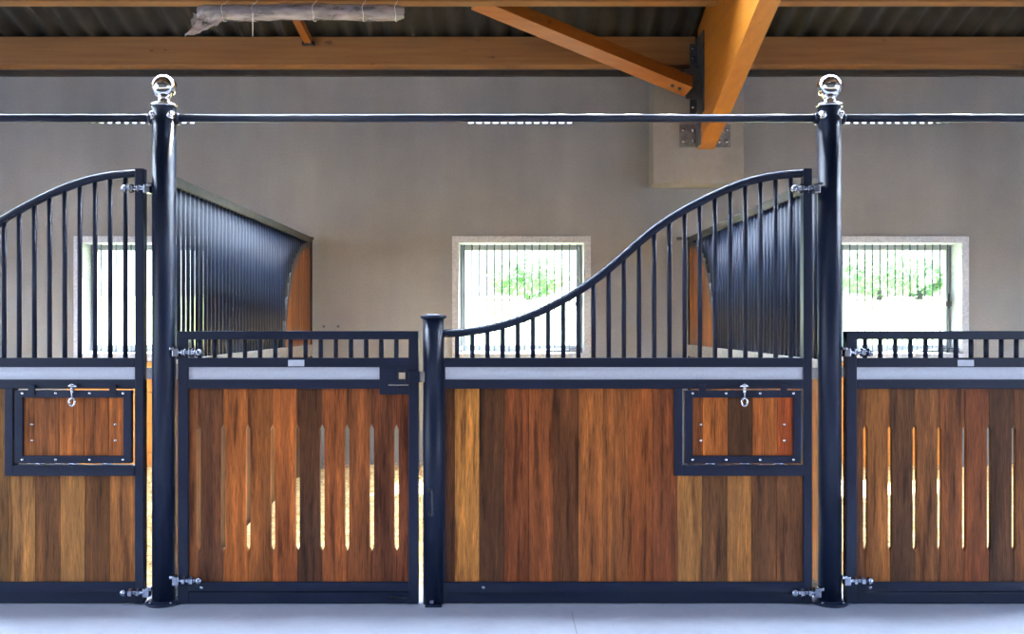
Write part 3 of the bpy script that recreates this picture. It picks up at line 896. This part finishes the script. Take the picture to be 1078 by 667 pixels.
# tiny wall eyes
for px, lab in ((341, 'small wall screw eye nearer the left partition end'), (356, 'small wall screw eye farther from the left partition, nearer the middle')):
    o = MB().lathe([(0, .02), (.006, .02), (.011, .008), (.011, 0), (0, 0)], (X(px, 8.045), YW, Z(343.5, 8.045)), 10, ROTY).build('wall_screw', ZINC)
    tag(o, lab, 'screw', 'small screws in the wall')

# ------------------------------------------------------------------ straw bedding
def sz_(x, y):
    u = (y-sy0)/(sy1-sy0)
    return .028+.115*min(1, u*1.3)**.8 + .03*noise.noise(Vector((x*1.6, y*1.6, 0))) + .016*noise.noise(Vector((x*7, y*7, 2)))
sy0, sy1 = .30, YW-.04
rnd = random.Random(3)
def straw_bed(sx0, sx1, lab):
    t = bmesh.new(); ny = 46; nx = int((sx1-sx0)/.065); G = []
    for i in range(nx+1):
        G.append([t.verts.new((sx0+(sx1-sx0)*i/nx, sy0+(sy1-sy0)*k/ny, max(.004, sz_(sx0+(sx1-sx0)*i/nx, sy0+(sy1-sy0)*k/ny)) if k else .002)) for k in range(ny+1)])
    for i in range(nx):
        for k in range(ny):
            fc = t.faces.new((G[i][k], G[i+1][k], G[i+1][k+1], G[i][k+1])); fc.smooth = True
    for _ in range(int(1700*(sx1-sx0))):
        L = rnd.uniform(.05, .16)
        x = rnd.uniform(sx0+.1, sx1-.1); y = rnd.uniform(sy0+.05, sy1-.05)
        a_ = rnd.uniform(0, math.pi); tl = rnd.uniform(-.25, .45); wd = rnd.uniform(.0014, .0028)
        p = Vector((x, y, sz_(x, y)+.004))
        dv = Vector((math.cos(a_)*math.cos(tl), math.sin(a_)*math.cos(tl), math.sin(tl)))*L
        sd = Vector((-math.sin(a_), math.cos(a_), 0))*wd; up = Vector((0, 0, wd*1.6)); q = p+dv
        if q.y > sy1 or not sx0+.01 < q.x < sx1-.01: continue
        a1, a2, a3 = t.verts.new(p-sd), t.verts.new(p+sd), t.verts.new(p+up)
        b1, b2, b3 = t.verts.new(q-sd), t.verts.new(q+sd), t.verts.new(q+up)
        t.faces.new((a1, b1, b3, a3)); t.faces.new((a3, b3, b2, a2)); t.faces.new((a2, b2, b1, a1))
    m = MB(); m.merge(t); tag(m.build('straw_bedding', STRAW), lab, 'straw', kind='stuff')
straw_bed(-4.6, PL-.034, 'golden straw bedding in the left stall, seen in the gap beside the left tall post')
straw_bed(PL+.034, PR-.034, 'golden straw bedding in the middle stall, seen through the slots of the complete low door')
straw_bed(PR+.034, 5.2, 'golden straw bedding in the right stall, seen through the slots of the cropped low door')

# ------------------------------------------------------------------ outside, behind the windows
t = bmesh.new(); prof = [(YW+.32, -.15), (8, .1), (18, 1.0), (30, 2.15), (60, 3.2), (140, 5.2)]
A_ = [t.verts.new((-70, y, z)) for y, z in prof]; B_ = [t.verts.new((90, y, z)) for y, z in prof]
for i in range(len(prof)-1): t.faces.new((A_[i], B_[i], B_[i+1], A_[i+1]))
m = MB(); m.merge(t); fo = m.build('ground_field', GRASS); tag(fo, kind='structure')
def tree(x, y, z, h, w_, seed, lab):
    e = empty('broadleaf_tree', (x, y, z)); tag(e, lab, 'tree', 'trees beyond the windows')
    MB().tube([(x, y, z-.1), (x+.05, y, z+h*.25), (x, y, z+h*.5)], .1, 8, radii=[.14, .11, .07]).build('trunk', BARK, e)
    rn = random.Random(seed); m = MB(); t = bmesh.new()
    for _ in range(1500):
        th, ph = rn.uniform(0, 2*math.pi), math.acos(rn.uniform(-1, 1)); r_ = rn.uniform(.35, 1)**.5
        bump = 1+.28*noise.noise(Vector((math.cos(th)*2+seed, math.sin(th)*2, math.cos(ph)*2)))
        c = Vector((x+w_*r_*bump*math.sin(ph)*math.cos(th), y+w_*r_*bump*math.sin(ph)*math.sin(th), z+h*.58+h*.42*r_*bump*math.cos(ph)))
        s_ = rn.uniform(.12, .24); u = Vector((rn.gauss(0, 1), rn.gauss(0, 1), rn.gauss(0, 1))).normalized(); v_ = u.orthogonal().normalized()
        t.faces.new([t.verts.new(c+u*s_), t.verts.new(c+v_*s_*.6), t.verts.new(c-u*s_), t.verts.new(c-v_*s_*.6)])
    m.merge(t); m.build('crown', LEAF, e)
tree(X(556, 40), Y(40), 2.2, 1.9, 1.7, 1, 'pale green tree seen through the middle window')
tree(X(925, 38), Y(38), 2.1, 2.1, 1.9, 2, 'broad pale green tree in the right window beside the post')
tree(X(968, 41), Y(41), 2.2, 2.0, 1.1, 4, 'smaller pale green tree in the right window toward its open sash')

# ------------------------------------------------------------------ camera and view
cd = bpy.data.cameras.new('camera'); cam = bpy.data.objects.new('camera', cd); COL.objects.link(cam)
cam.location = (0, -DC, EYE); cam.rotation_euler = (R(90), 0, 0)
cd.sensor_width = 36; cd.sensor_fit = 'HORIZONTAL'; cd.lens = 36*F/1078
cd.shift_x = (539-VX)/1078; cd.shift_y = (VY-333.5)/1078
cd.clip_start = .05; cd.clip_end = 500
scene.camera = cam
scene.view_settings.view_transform = 'Standard'; scene.view_settings.look = 'None'
scene.view_settings.gamma = 1.0; scene.view_settings.use_curve_mapping = False
scene.view_settings.exposure = 1.42
scene.cycles.max_bounces = 10; scene.cycles.diffuse_bounces = 6; scene.cycles.transparent_max_bounces = 12
scene.cycles.sample_clamp_indirect = 8
